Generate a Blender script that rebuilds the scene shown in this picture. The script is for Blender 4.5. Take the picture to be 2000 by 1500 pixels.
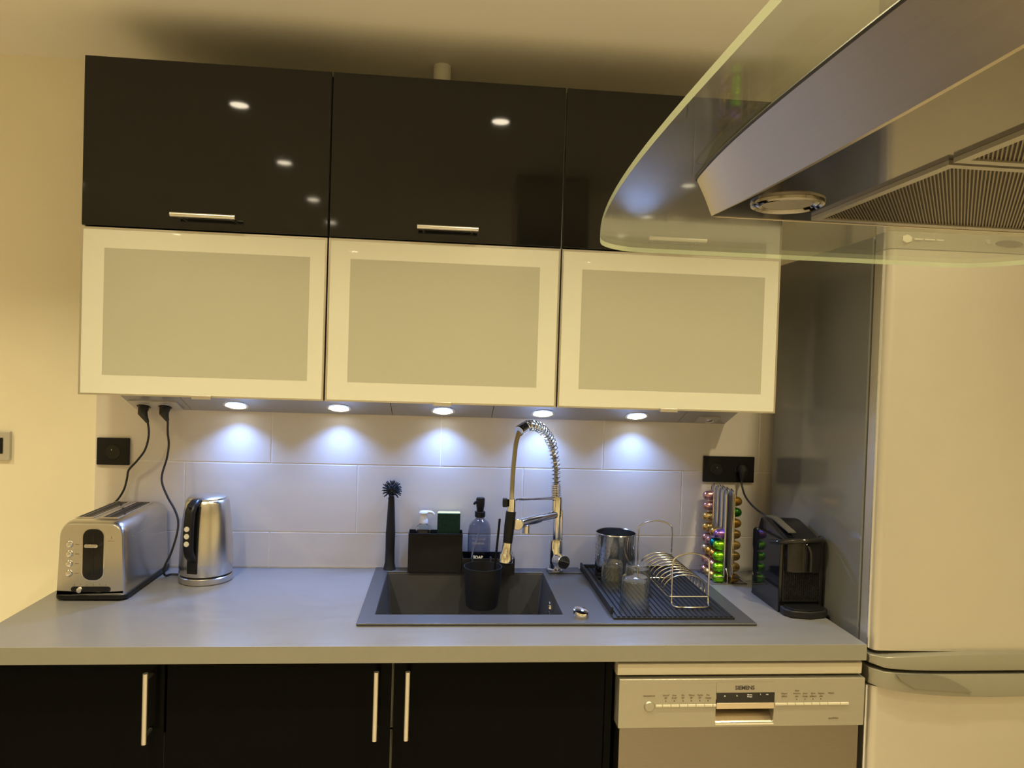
import bpy, bmesh, math, random
from mathutils import Vector, Matrix
random.seed(7)
for o in list(bpy.data.objects): bpy.data.objects.remove(o)
scene = bpy.context.scene
COL = scene.collection

# ------------------------------------------------------------ camera, world, exposure
cam = bpy.data.cameras.new('camera'); cam_o = bpy.data.objects.new('camera', cam); COL.objects.link(cam_o)
cam.sensor_width = 36; cam.lens = 1411.46 / 2000 * 36; cam.clip_start = 0.02
cr = Vector((0.99528083, -0.09161842, 0.03197098)); cu = Vector((-0.03011913, 0.0215249, 0.99931452)); cf = Vector((0.09224379, 0.99556152, -0.01866385))
M = Matrix((cr, cu, -cf)).transposed().to_4x4(); M.translation = (0.9066, -2.2702, 1.5404)
cam_o.matrix_world = M; scene.camera = cam_o
w = bpy.data.worlds.new('world'); scene.world = w; w.use_nodes = True
w.node_tree.nodes['Background'].inputs[0].default_value = (1, .8, .5, 1); w.node_tree.nodes['Background'].inputs[1].default_value = 0.02
vs = scene.view_settings; vs.view_transform = 'Standard'; vs.look = 'None'; vs.exposure = 0.0; vs.gamma = 1; vs.use_curve_mapping = False
WARM = (1.0, 0.86, 0.52); SPOT_W = 9.3
COOL = (0.24, 0.43, 1.0); LED_W = 1.7

# ------------------------------------------------------------ materials
MATS = {}
def mat(name, col, rough=.5, metal=0., noise=0., nscale=20, stretch=None, bump=0., coat=0., coat_r=.03, trans=0., ior=1.5, spec=.5, rvar=0., emit=None, estr=0., aniso=0.):
    if name in MATS: return MATS[name]
    m = bpy.data.materials.new(name); m.use_nodes = True; nt = m.node_tree; b = nt.nodes['Principled BSDF']
    b.inputs['Base Color'].default_value = (*col, 1); b.inputs['Roughness'].default_value = rough; b.inputs['Metallic'].default_value = metal
    b.inputs['Coat Weight'].default_value = coat; b.inputs['Coat Roughness'].default_value = coat_r
    b.inputs['Transmission Weight'].default_value = trans; b.inputs['IOR'].default_value = ior; b.inputs['Specular IOR Level'].default_value = spec
    if emit: b.inputs['Emission Color'].default_value = (*emit, 1); b.inputs['Emission Strength'].default_value = estr
    if noise or bump or rvar:
        tc = nt.nodes.new('ShaderNodeTexCoord'); mp = nt.nodes.new('ShaderNodeMapping'); nz = nt.nodes.new('ShaderNodeTexNoise')
        if stretch: mp.inputs['Scale'].default_value = stretch
        nz.inputs['Scale'].default_value = nscale; nz.inputs['Detail'].default_value = 5
        nt.links.new(tc.outputs['Object'], mp.inputs[0]); nt.links.new(mp.outputs[0], nz.inputs[0])
        if noise:
            mx = nt.nodes.new('ShaderNodeMix'); mx.data_type = 'RGBA'
            mx.inputs[6].default_value = (*[c * (1 - noise) for c in col], 1); mx.inputs[7].default_value = (*[min(1, c * (1 + noise)) for c in col], 1)
            nt.links.new(nz.outputs[0], mx.inputs[0]); nt.links.new(mx.outputs[2], b.inputs['Base Color'])
        if rvar:
            mr = nt.nodes.new('ShaderNodeMapRange'); mr.inputs[3].default_value = max(0, rough - rvar); mr.inputs[4].default_value = rough + rvar
            nt.links.new(nz.outputs[0], mr.inputs[0]); nt.links.new(mr.outputs[0], b.inputs['Roughness'])
        if bump:
            bp = nt.nodes.new('ShaderNodeBump'); bp.inputs['Strength'].default_value = bump; bp.inputs['Distance'].default_value = .002
            nt.links.new(nz.outputs[0], bp.inputs['Height']); nt.links.new(bp.outputs[0], b.inputs['Normal'])
    MATS[name] = m; return m
wall_m = mat('wall_paint', (.84, .785, .62), .7, noise=.03, nscale=6, bump=.05)
ceil_m = mat('ceiling_paint', (.86, .83, .77), .8, noise=.03, nscale=4)
floor_m = mat('floor_tile', (.48, .42, .34), .5, noise=.1, nscale=5)
tile_m = mat('tile_glaze', (.68, .63, .565), .22, noise=.04, nscale=5, stretch=(1, 1, 3), coat=.2, coat_r=.12)
grout_m = mat('grout', (.80, .77, .70), .8, noise=.06, nscale=60)
black_gloss = mat('black_gloss_lacquer', (.005, .005, .005), .05, noise=.1, nscale=8, spec=.42)
black_base = mat('black_gloss_base', (.003, .003, .003), .10, noise=.1, nscale=8, spec=.03)
carc_m = mat('black_melamine', (.012, .012, .012), .4, noise=.1)
edge_white = mat('pale_melamine', (.55, .53, .48), .5, noise=.05)
alu_m = mat('satin_aluminium', (.62, .60, .56), .33, 1, noise=.05, nscale=40, stretch=(1, 30, 30))
glass_white = mat('white_lacquered_glass', (.60, .60, .52), .25, noise=.02, nscale=3, coat=.6, coat_r=.02)
glass_frost = mat('frosted_glass', (.395, .39, .315), .35, noise=.02, nscale=3, coat=.5, coat_r=.03)
steel = mat('brushed_steel', (.62, .60, .57), .25, 1, noise=.04, nscale=14, stretch=(1, 1, 120), rvar=.03)
steel_h = mat('brushed_steel_lengthwise', (.66, .585, .46), .30, 1, noise=.04, nscale=14, stretch=(90, 1, 90), rvar=.03)
steel_pol = mat('polished_steel', (.27, .25, .22), .09, 1, noise=.05, nscale=30, rvar=.03)
chrome = mat('chrome', (.82, .82, .83), .05, 1, noise=.02, nscale=10)
wire_m = mat('wire_steel', (.72, .69, .62), .18, 1, noise=.04, nscale=30)
wire_d = mat('rack_chrome', (.62, .62, .63), .12, 1, noise=.04, nscale=30)
laminate = mat('grey_laminate', (.16, .157, .162), .31, noise=.10, nscale=14, stretch=(1, 4, 1), rvar=.05, spec=.6)
edge_m = mat('laminate_edge', (.21, .20, .165), .4, noise=.04, nscale=30)
granite = mat('black_composite', (.045, .045, .048), .42, noise=.25, nscale=300, bump=.05)
bl_plastic = mat('black_plastic', (.007, .007, .008), .35, spec=.25, noise=.1, nscale=40)
bl_matte = mat('black_matte_plastic', (.011, .011, .012), .5, spec=.28, noise=.1, nscale=40)
bl_shiny = mat('black_shiny_plastic', (.005, .005, .006), .07, noise=.1, nscale=10, spec=.5)
bl_rubber = mat('black_rubber', (.012, .012, .012), .45, noise=.1, nscale=50)
white_pl = mat('white_plastic', (.80, .80, .80), .35, noise=.03)
white_pipe = mat('white_pipe', (.82, .79, .72), .5, noise=.03)
grey_housing = mat('grey_housing', (.42, .42, .43), .32, .6, noise=.04, nscale=30)
socket_grey = mat('silver_socket_plate', (.55, .53, .50), .35, .5, noise=.03)
led_lens = mat('led_lens', (.9, .95, 1), .3, emit=(.80, .90, 1), estr=9)
spot_lens = mat('spot_lens', (1, .95, .85), .3, emit=(1, .86, .62), estr=30)
hood_lens = mat('hood_lens', (.30, .28, .24), .2, .2, noise=.04)
fridge_f = mat('fridge_front_silver', (.50, .47, .41), .36, .55, noise=.03, nscale=12, coat=.15, coat_r=.2)
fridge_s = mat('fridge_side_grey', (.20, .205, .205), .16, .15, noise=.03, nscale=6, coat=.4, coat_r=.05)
fridge_edge = mat('fridge_edge_silver', (.62, .62, .62), .22, .8, noise=.03)
fridge_trim = mat('fridge_trim', (.27, .26, .21), .32, .4, noise=.03)
dw_panel = mat('dishwasher_panel', (.36, .34, .285), .34, .6, noise=.04, nscale=20, stretch=(1, 1, 30))
dw_door = mat('dishwasher_door', (.24, .215, .18), .30, 1, noise=.08, nscale=30, stretch=(1, 1, 40), rvar=.05)
dw_top = mat('dishwasher_top_strip', (.55, .51, .41), .4, noise=.06, nscale=6, stretch=(1, 1, 12))
ink = mat('dark_print', (.05, .04, .03), .6, noise=.1)
ink_l = mat('light_print', (.75, .75, .75), .6, noise=.05)
ink_soft = mat('brown_print', (.16, .12, .07), .6, noise=.1)
ink_dim = mat('grey_print', (.30, .30, .33), .6, noise=.1)
hose_m = mat('tan_hose', (.34, .29, .17), .4, noise=.1, nscale=80, bump=.2)
sponge_y = mat('sponge_yellow', (.80, .66, .22), .9, noise=.2, nscale=150, bump=.6)
sponge_g = mat('scrub_green', (.007, .036, .018), .95, noise=.5, nscale=200, bump=.8)
clear = mat('clear_glass', (.97, .98, .98), .0, trans=1, ior=1.45, bump=.02, nscale=30)
clear_pl = mat('clear_plastic', (.92, .96, .95), .04, trans=1, ior=1.35, bump=.02, nscale=30)
smoke = mat('soap_bottle_glass', (.62, .64, .72), .02, trans=1, ior=1.3, bump=.02, nscale=30)
tube_m = mat('dip_tube', (.55, .58, .72), .4, noise=.04)
mesh_dark = mat('filter_dark', (.05, .04, .025), .6, noise=.2)
mesh_rib = mat('filter_rib', (.26, .22, .145), .35, .9, noise=.08)
dimple = mat('perforated_steel', (.66, .64, .60), .14, 1, noise=.05, nscale=20)
def pane_glass(name, tint, haze, pw_=5, k_=.7):
    m = bpy.data.materials.new(name); m.use_nodes = True; nt = m.node_tree; nt.nodes.clear()
    out = nt.nodes.new('ShaderNodeOutputMaterial'); tr = nt.nodes.new('ShaderNodeBsdfTransparent'); gl = nt.nodes.new('ShaderNodeBsdfGlossy'); df = nt.nodes.new('ShaderNodeBsdfDiffuse')
    tr.inputs[0].default_value = (*tint, 1); gl.inputs['Roughness'].default_value = .03; df.inputs[0].default_value = (.62, .6, .52, 1)
    lw = nt.nodes.new('ShaderNodeLayerWeight'); lw.inputs[0].default_value = .5
    pw = nt.nodes.new('ShaderNodeMath'); pw.operation = 'POWER'; pw.inputs[1].default_value = pw_
    ma = nt.nodes.new('ShaderNodeMath'); ma.operation = 'MULTIPLY_ADD'; ma.inputs[1].default_value = k_; ma.inputs[2].default_value = .03
    nt.links.new(lw.outputs['Facing'], pw.inputs[0]); nt.links.new(pw.outputs[0], ma.inputs[0])
    tc = nt.nodes.new('ShaderNodeTexCoord'); nz = nt.nodes.new('ShaderNodeTexNoise'); nz.inputs['Scale'].default_value = 14; nz.inputs['Detail'].default_value = 8
    mr = nt.nodes.new('ShaderNodeMapRange'); mr.inputs[1].default_value = .35; mr.inputs[2].default_value = .75; mr.inputs[3].default_value = haze * .5; mr.inputs[4].default_value = haze * 1.6
    nt.links.new(tc.outputs['Object'], nz.inputs[0]); nt.links.new(nz.outputs[0], mr.inputs[0])
    m1 = nt.nodes.new('ShaderNodeMixShader'); m2 = nt.nodes.new('ShaderNodeMixShader')
    nt.links.new(mr.outputs[0], m1.inputs[0]); nt.links.new(tr.outputs[0], m1.inputs[1]); nt.links.new(df.outputs[0], m1.inputs[2])
    nt.links.new(ma.outputs[0], m2.inputs[0]); nt.links.new(m1.outputs[0], m2.inputs[1]); nt.links.new(gl.outputs[0], m2.inputs[2])
    nt.links.new(m2.outputs[0], out.inputs[0]); return m
tumbler_glass = pane_glass('tumbler_glass', (.93, .95, .95), .02, 2.6, .95)
canopy_glass = pane_glass('canopy_glass', (.93, .95, .91), .05)
glass_edge = mat('glass_edge', (.74, .84, .64), .15, trans=.25, ior=1.5, noise=.04)

# ------------------------------------------------------------ mesh helpers
class B:
    def __init__(s): s.bm = bmesh.new()
    def box(s, x0, x1, y0, y1, z0, z1):
        v = [s.bm.verts.new((x, y, z)) for x in (x0, x1) for y in (y0, y1) for z in (z0, z1)]
        for f in ((0, 1, 3, 2), (4, 6, 7, 5), (0, 4, 5, 1), (2, 3, 7, 6), (0, 2, 6, 4), (1, 5, 7, 3)): s.bm.faces.new([v[i] for i in f])
        return s
    def prism(s, pts, axis, a, b):
        def P(p, t):
            return {'x': (t, p[0], p[1]), 'y': (p[0], t, p[1]), 'z': (p[0], p[1], t)}[axis]
        A = [s.bm.verts.new(P(p, a)) for p in pts]; C = [s.bm.verts.new(P(p, b)) for p in pts]; n = len(pts)
        s.bm.faces.new(A); s.bm.faces.new(C[::-1])
        for i in range(n): s.bm.faces.new((A[i], C[i], C[(i + 1) % n], A[(i + 1) % n]))
        return s
    def ring_slab(s, X, Y, z0, z1):      # slab with a rectangular hole: X=(x0,hx0,hx1,x1)
        def grid(z): return [[s.bm.verts.new((x, y, z)) for y in Y] for x in X]
        lo, hi = grid(z0), grid(z1)
        for i in range(3):
            for j in range(3):
                if i == 1 and j == 1: continue
                s.bm.faces.new((hi[i][j], hi[i + 1][j], hi[i + 1][j + 1], hi[i][j + 1])); s.bm.faces.new((lo[i][j], lo[i][j + 1], lo[i + 1][j + 1], lo[i + 1][j]))
        for i in range(3):
            for j, jj in ((0, 0), (3, 3)): s.bm.faces.new((lo[i][j], lo[i + 1][j], hi[i + 1][j], hi[i][j]))
            for k in (0, 3): s.bm.faces.new((lo[k][i], lo[k][i + 1], hi[k][i + 1], hi[k][i]))
        for k in (1, 2):
            s.bm.faces.new((lo[k][1], lo[k][2], hi[k][2], hi[k][1])); s.bm.faces.new((lo[1][k], lo[2][k], hi[2][k], hi[1][k]))
        return s
    def lathe(s, prof, c=(0, 0, 0), n=32, mtx=None):
        rings = []
        for r, z in prof:
            if r < 1e-6: rings.append([s.bm.verts.new((c[0], c[1], c[2] + z))])
            else: rings.append([s.bm.verts.new((c[0] + r * math.cos(2 * math.pi * i / n), c[1] + r * math.sin(2 * math.pi * i / n), c[2] + z)) for i in range(n)])
        for a, b in zip(rings, rings[1:]):
            for i in range(n):
                j = (i + 1) % n
                if len(a) == 1 and len(b) == 1: continue
                if len(a) == 1: s.bm.faces.new((a[0], b[j], b[i]))
                elif len(b) == 1: s.bm.faces.new((a[i], a[j], b[0]))
                else: s.bm.faces.new((a[i], a[j], b[j], b[i]))
        if mtx is not None: bmesh.ops.transform(s.bm, matrix=mtx, verts=[v for r in rings for v in r])
        return s
    def cyl(s, p, q, r, r2=None, n=20):
        p, q = Vector(p), Vector(q); d = q - p; L = d.length; r2 = r if r2 is None else r2
        m = Matrix.Translation(p) @ d.to_track_quat('Z', 'Y').to_matrix().to_4x4()
        return s.lathe([(0, 0), (r, 0), (r2, L), (0, L)], n=n, mtx=m)
    def tube(s, pts, r, n=8, closed=False, smooth=0):
        pts = [Vector(p) for p in pts]
        if smooth:
            if isinstance(r, (list, tuple)): r = [r[i] + (r[i + 1] - r[i]) * j / smooth for i in range(len(r) - 1) for j in range(smooth)] + [r[-1]]
            pts = catmull(pts, smooth, closed)
        N = len(pts); rings = []; up = None
        for i, p in enumerate(pts):
            if closed: t = pts[(i + 1) % N] - pts[i - 1]
            else: t = pts[min(i + 1, N - 1)] - pts[max(i - 1, 0)]
            t.normalize()
            if up is None: up = t.orthogonal().normalized()
            else: up = (up - t * up.dot(t)); up = up.normalized() if up.length > 1e-6 else t.orthogonal().normalized()
            sd = t.cross(up); rr = r[i] if isinstance(r, (list, tuple)) else r
            rings.append([s.bm.verts.new(p + rr * (math.cos(2 * math.pi * k / n) * up + math.sin(2 * math.pi * k / n) * sd)) for k in range(n)])
        prs = list(zip(rings, rings[1:])) + ([(rings[-1], rings[0])] if closed else [])
        for a, b in prs:
            for k in range(n): s.bm.faces.new((a[k], a[(k + 1) % n], b[(k + 1) % n], b[k]))
        if not closed: s.bm.faces.new(rings[0][::-1]); s.bm.faces.new(rings[-1])
        return s
    def obj(s, name, material, parent=None, bevel=0., seg=2, angle=35, flat=False):
        bmesh.ops.recalc_face_normals(s.bm, faces=s.bm.faces)
        me = bpy.data.meshes.new(name); vs_ = [v.co for v in s.bm.verts]
        c = Vector(((min(v.x for v in vs_) + max(v.x for v in vs_)) / 2, (min(v.y for v in vs_) + max(v.y for v in vs_)) / 2, min(v.z for v in vs_)))
        if not (parent and parent.get('_local')): bmesh.ops.translate(s.bm, vec=-c, verts=s.bm.verts)
        else: c = Vector((0, 0, 0))
        s.bm.to_mesh(me); s.bm.free()
        if not flat:
            for p in me.polygons: p.use_smooth = True
            me.set_sharp_from_angle(angle=math.radians(angle))
        me.materials.append(material)
        o = bpy.data.objects.new(name, me); COL.objects.link(o); o.location = c
        if parent: o.parent = parent; o.location = c - wl(parent)
        if bevel:
            md = o.modifiers.new('bevel', 'BEVEL'); md.width = bevel; md.segments = seg; md.limit_method = 'ANGLE'; md.angle_limit = math.radians(40); md.harden_normals = not flat
        return o
def wl(o):
    v = Vector(o.location)
    if o.get('_local'): return Vector((0, 0, 0))
    while o.parent: o = o.parent; v += Vector(o.location)
    return v
def catmull(p, k, closed=False):
    out = []; n = len(p)
    for i in range(n if closed else n - 1):
        if closed: a, b, c, d = p[i - 1], p[i], p[(i + 1) % n], p[(i + 2) % n]
        else: a, b, c, d = p[max(i - 1, 0)], p[i], p[i + 1], p[min(i + 2, n - 1)]
        for j in range(k):
            t = j / k
            out.append(.5 * ((2 * b) + (c - a) * t + (2 * a - 5 * b + 4 * c - d) * t * t + (3 * b - a - 3 * c + d) * t ** 3))
    if not closed: out.append(p[-1])
    return out
def rrect(x0, x1, z0, z1, r, k=6):
    pts = []
    for cx, cz, a0 in ((x1 - r, z1 - r, 0), (x0 + r, z1 - r, 90), (x0 + r, z0 + r, 180), (x1 - r, z0 + r, 270)):
        for i in range(k + 1):
            a = math.radians(a0 + 90 * i / k); pts.append((cx + r * math.cos(a), cz + r * math.sin(a)))
    return pts
def tag(o, label, cat, group=None):
    o['label'] = label; o['category'] = cat
    if group: o['group'] = group
    return o
def struct(o): o['kind'] = 'structure'; return o
def thing(name, loc, label, cat, group=None, local=False, rotz=0):
    o = bpy.data.objects.new(name, None); COL.objects.link(o); o.empty_display_size = .05
    o.location = loc; o.rotation_euler[2] = rotz
    if local: o['_local'] = 1
    return tag(o, label, cat, group)
def copy_tree(o, parent=None):
    c = o.copy(); COL.objects.link(c); c.parent = parent
    for ch in list(o.children): copy_tree(ch, c)
    return c
def text(name, body, size, loc, material, parent=None, rx=90, rz=0, depth=.0004, bold=0., align='CENTER', sx=1.):
    cu_ = bpy.data.curves.new(name, 'FONT'); cu_.body = body; cu_.size = size; cu_.extrude = depth; cu_.align_x = align; cu_.align_y = 'CENTER'; cu_.offset = bold; cu_.resolution_u = 3
    t = bpy.data.objects.new(name, cu_); COL.objects.link(t); bpy.context.view_layer.update()
    me = bpy.data.meshes.new_from_object(t.evaluated_get(bpy.context.evaluated_depsgraph_get()))
    bpy.data.objects.remove(t); me.name = name
    me.transform(Matrix.Rotation(math.radians(rz), 4, 'Z') @ Matrix.Rotation(math.radians(rx), 4, 'X') @ Matrix.Diagonal((sx, 1, 1, 1)))
    me.materials.clear(); me.materials.append(material)
    o = bpy.data.objects.new(name, me); COL.objects.link(o); o.location = loc
    if parent:
        o.parent = parent; o.location = Vector(loc) - wl(parent)
    return o
def area(name, loc, direction, size, col, power, parent, spread=180):
    l = bpy.data.lights.new(name, 'AREA'); l.shape = 'DISK'; l.size = size; l.color = col; l.energy = power; l.spread = math.radians(spread)
    o = bpy.data.objects.new(name, l); COL.objects.link(o); o.location = loc; o.rotation_euler = Vector(direction).to_track_quat('-Z', 'Y').to_euler()
    if parent: o.parent = parent; o.location = Vector(loc) - wl(parent)
    return o

# ------------------------------------------------------------ room shell
HC = 2.424; XL, XR, YR = -2.2, 3.3, -5.2
wb = struct(B().box(XL - .1, XR + .1, .008, .12, 0, HC).obj('wall_back', wall_m))
struct(B().box(XL - .1, XL, YR, .008, 0, HC).obj('wall_left', wall_m))
struct(B().box(XR, XR + .1, YR, .008, 0, HC).obj('wall_right', wall_m))
struct(B().box(XL - .1, XR + .1, YR - .1, YR, 0, HC).obj('wall_rear', wall_m))
struct(B().box(XL - .1, XR + .1, YR - .1, .12, -.1, 0).obj('floor', floor_m))
struct(B().box(XL - .1, XR + .1, YR - .1, .12, HC, HC + .1).obj('ceiling', ceil_m))
# wall tiles, each its own piece, on a recessed grout bed
Z1, Z2, TW, TH = 1.2324, 1.0211, .5167, .2113
B().box(-.134, 2.06, .0012, .008, .91, Z1 + TH).obj('grout', grout_m, wb, flat=True)
g = .0017
for z0, z1, off in ((Z1, Z1 + TH, .3827 - TW), (Z2, Z1, .1286 - TW), (.911, Z2, .3827 - TW)):
    for k in range(6):
        x0, x1 = max(-.134, off + TW * k), min(2.06, off + TW * (k + 1))
        if x1 - x0 > .02: B().box(x0 + g, x1 - g, 0, .008, z0 + g, z1 - g).obj('tile', tile_m, wb, bevel=.0012)

# ------------------------------------------------------------ ceiling spotlights (the room's own lamps, plus five added for fill light)
def spotlight():
    t = thing('ceiling_spotlight', (0, 0, HC), 'small round recessed ceiling spotlight giving warm light', 'spotlight', 'recessed spotlights in the ceiling', local=True)
    B().lathe([(.030, -.0005), (.044, -.0005), (.045, -.004), (.038, -.007), (.030, -.004), (.030, -.0005)]).obj('trim_ring', alu_m, t)
    B().lathe([(0, -.0035), (.030, -.0035), (.030, -.001), (0, -.001)]).obj('lens', spot_lens, t)
    area('bulb', (0, 0, -.009), (0, 0, -1), .056, WARM, SPOT_W, t, 120)
    return t
sp = spotlight()
first = True
SPOTS = [(.175, y) for y in (-1.085, -1.783, -2.481, -3.09, -4.2)] + [(1.075, -1.085), (1.352, -3.098)] + [(2.0, y) for y in (-1.085, -1.783, -2.481, -3.06, -4.2)] + [(-1.0, -.95), (-1.0, -2.4), (-1.0, -3.8)]  # left three and rearmost pair are unseen lamps added to lift the ambient light
for x, y in SPOTS:
        s_ = sp if first else copy_tree(sp); first = False; s_.location = (x, y, HC)

# ------------------------------------------------------------ wall cabinets
ZB, HH, YU = 1.4472, .4173, -.39
names = ('beside the light switch wall', 'between the two other black cabinets', 'next to the fridge')
def bar(bb, a, b_, r, n=14): return bb.cyl(a, b_, r, n=n)
for i in range(3):
    x0 = .6 * i; xa, xb = x0 + .002, x0 + .598
    lab = ('at the open end of the row', 'in the middle of the row', 'at the fridge end of the row')[i]
    # upper: black lift-up door
    t = thing('wall_cabinet', (x0 + .3, -.19, ZB + HH), 'glossy black wall cabinet with steel bar handle, %s' % lab, 'cabinet', 'black upper wall cabinets')
    B().box(x0 + .0003, x0 + .5997, YU + .022, .007, ZB + HH + .0005, ZB + 2 * HH - .004).obj('carcass', carc_m if i == 0 else edge_white, t)
    d = B().box(xa, xb, YU, YU + .019, ZB + HH + .002, ZB + 2 * HH).obj('door', black_gloss, t, bevel=.0015)
    hx = (.226, .225, .222)[i] + x0; hz = 1.8955
    hb = B(); hb.cyl((hx, -.428, hz), (hx + .154, -.428, hz), .0058, n=16)
    for q in (.015, .139): hb.cyl((hx + q, -.39, hz), (hx + q, -.426, hz), .004, n=10)
    hb.obj('handle', alu_m, d)
    # lower: glass lift-up door in an aluminium frame
    t = thing('glass_cabinet', (x0 + .3, -.19, ZB), 'wall cabinet with framed frosted white glass door, %s' % lab, 'cabinet', 'glass-fronted lower wall cabinets')
    B().box(x0 + .0003, x0 + .5997, YU + .022, .007, ZB, ZB + HH - .0005).obj('carcass', carc_m, t)
    z0, z1 = ZB, ZB + HH - .002
    f = B().ring_slab((xa, xa + .0045, xb - .0045, xb), (-z1, -z1 + .0045, -z0 - .0045, -z0), 0, .02)
    bmesh.ops.transform(f.bm, matrix=Matrix.Translation((0, YU, 0)) @ Matrix(((1, 0, 0, 0), (0, 0, 1, 0), (0, -1, 0, 0), (0, 0, 0, 1))), verts=f.bm.verts)
    d = f.obj('door_frame', alu_m, t)
    zi0, zi1, xi0, xi1 = 1.497, 1.812, x0 + .057, x0 + .556 - (.011 if i == 1 else 0) 
    f = B().ring_slab((xa + .0045, xi0, xi1, xb - .0045), (-z1 + .0045, -zi1, -zi0, -z0 - .0045), .001, .006)
    bmesh.ops.transform(f.bm, matrix=Matrix.Translation((0, YU, 0)) @ Matrix(((1, 0, 0, 0), (0, 0, 1, 0), (0, -1, 0, 0), (0, 0, 0, 1))), verts=f.bm.verts)
    f.obj('glass_border', glass_white, t, flat=True)
    B().box(xi0, xi1, YU + .0011, YU + .006, zi0, zi1).obj('frosted_pane', glass_frost, t, flat=True)
    B().box(xa + .0045, xb - .0045, YU + .0065, YU + .02, z0 + .0045, z1 - .0045).obj('door_back', edge_white, t)
    B().box(x0 + .277, x0 + .324, YU - .012, YU - .0005, ZB - .004, ZB + .0055).obj('pull_tab', alu_m, t, bevel=.001)
tag(B().cyl((.871, -.125, ZB + 2 * HH - .004), (.871, -.125, HC), .0255, n=28).lathe([(.0255, 0), (.0285, .001), (.0285, .012), (.0255, .013)], (.871, -.125, ZB + 2 * HH - .003), n=28).obj('pipe', white_pipe), 'short round white pipe rising from black cabinet top to ceiling', 'pipe')

# ------------------------------------------------------------ under-cabinet light with sockets
TH0 = math.radians(22.5); UZ = 1.389
def S(x, t_, n_=0):   # point on the sloping face: t up the slope, n out of the face
    return Vector((x, -t_ * math.cos(TH0) - n_ * math.sin(TH0), UZ + t_ * math.sin(TH0) - n_ * math.cos(TH0)))
NRM = Vector((0, -math.sin(TH0), -math.cos(TH0)))
t = thing('under_cabinet_light', (.9, -.07, UZ), 'grey wedge-shaped light strip under the glass cabinets with five round lamps', 'light strip')
cuts = [-.02, .145, .747, 1.055, 1.655, 1.815]
for a, b_ in zip(cuts, cuts[1:]):
    B().prism([(-.001, UZ), (-.001, ZB - .001), (-.138, ZB - .001)], 'x', a + .0007, b_ - .0007).obj('housing_panel', grey_housing, t, bevel=.0008)
RM = NRM.to_track_quat('Z', 'Y').to_matrix().to_4x4()
for x in (.288, .590, .903, 1.211, 1.508):
    c = S(x, .057)
    rg = B().lathe([(.029, .0), (.037, .0), (.0365, .002), (.030, .003), (.029, 0)], n=36, mtx=Matrix.Translation(c) @ RM).obj('lamp_ring', chrome, t)
    B().lathe([(0, .0005), (.0285, .0005), (.0285, .0018), (0, .0018)], n=32, mtx=Matrix.Translation(c) @ RM).obj('lamp_lens', led_lens, t)
    area('led', c + NRM * .004, NRM, .052, COOL, LED_W, t, 126)
def slope_box(x0, x1, t0, t1, n0, n1):
    bb = B(); vs_ = [bb.bm.verts.new(S(x, q, n)) for x in (x0, x1) for q in (t0, t1) for n in (n0, n1)]
    for f in ((0, 1, 3, 2), (4, 6, 7, 5), (0, 4, 5, 1), (2, 3, 7, 6), (0, 2, 6, 4), (1, 5, 7, 3)): bb.bm.faces.new([vs_[i] for i in f])
    return bb
pl = slope_box(-.012, .125, .010, .078, 0, .005).obj('socket_plate', socket_grey, t, bevel=.001)
for x in (.020, .081):
    B().lathe([(.0195, 0), (.0225, 0), (.0225, .0012), (.0195, .0012), (.0195, 0)], n=28, mtx=Matrix.Translation(S(x, .040, .005)) @ RM).obj('socket_rim', socket_grey, pl)
    B().lathe([(0, .0), (.0193, .0), (.0193, .0006), (0, .0006)], n=28, mtx=Matrix.Translation(S(x, .040, .005)) @ RM).obj('socket_well', bl_plastic, pl)
sw = slope_box(1.705, 1.775, .018, .07, 0, .004).obj('switch_plate', socket_grey, t, bevel=.001)
B().lathe([(0, 0), (.014, 0), (.014, .003), (.011, .005), (0, .005)], n=24, mtx=Matrix.Translation(S(1.748, .038, .004)) @ RM).obj('switch_button', chrome, sw)

# appliance cords plugged into it
def plug_cord(t, x, pts, r=.0032):
    a = S(x, .040, .0058); b_ = a + NRM * .020; c = Vector(pts[0])
    B().tube([a, a + NRM * .010, b_, b_ * .45 + c * .55, c], [.0145, .0145, .0135, .008, .0045], n=16, smooth=0).obj('plug', bl_rubber, t)
    B().tube([b_ * .3 + c * .7] + pts, r, n=8, smooth=6).obj('cord', bl_rubber, t)
def toaster_cord(t): plug_cord(t, .020, [(.0327, -.040, 1.3517), (.035, -.037, 1.3136), (.0237, -.032, 1.27), (-.001, -.027, 1.2352), (-.0259, -.022, 1.2065), (-.0312, -.020, 1.1803), (-.038, -.025, 1.1465), (-.0576, -.03, 1.1132), (-.0867, -.04, 1.0945), (-.100, -.04, 1.03), (-.098, -.035, .93), (-.08, -.012, .9145), (-.03, -.008, .914)])
def kettle_cord(t): plug_cord(t, .081, [(.0792 + .012, -.045, 1.3581), (.0913, -.043, 1.323), (.0959, -.045, 1.2885), (.0932, -.05, 1.248), (.0848, -.06, 1.2036), (.0892, -.07, 1.175), (.1097, -.08, 1.1364), (.1327, -.09, 1.1041), (.1471, -.1, 1.0719), (.1472, -.11, 1.0338), (.1363, -.12, .9842), (.1208, -.125, .945), (.117, -.11, .917), (.128, -.09, .9142), (.155, -.095, .914), (.166, -.105, .914)])

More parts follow.
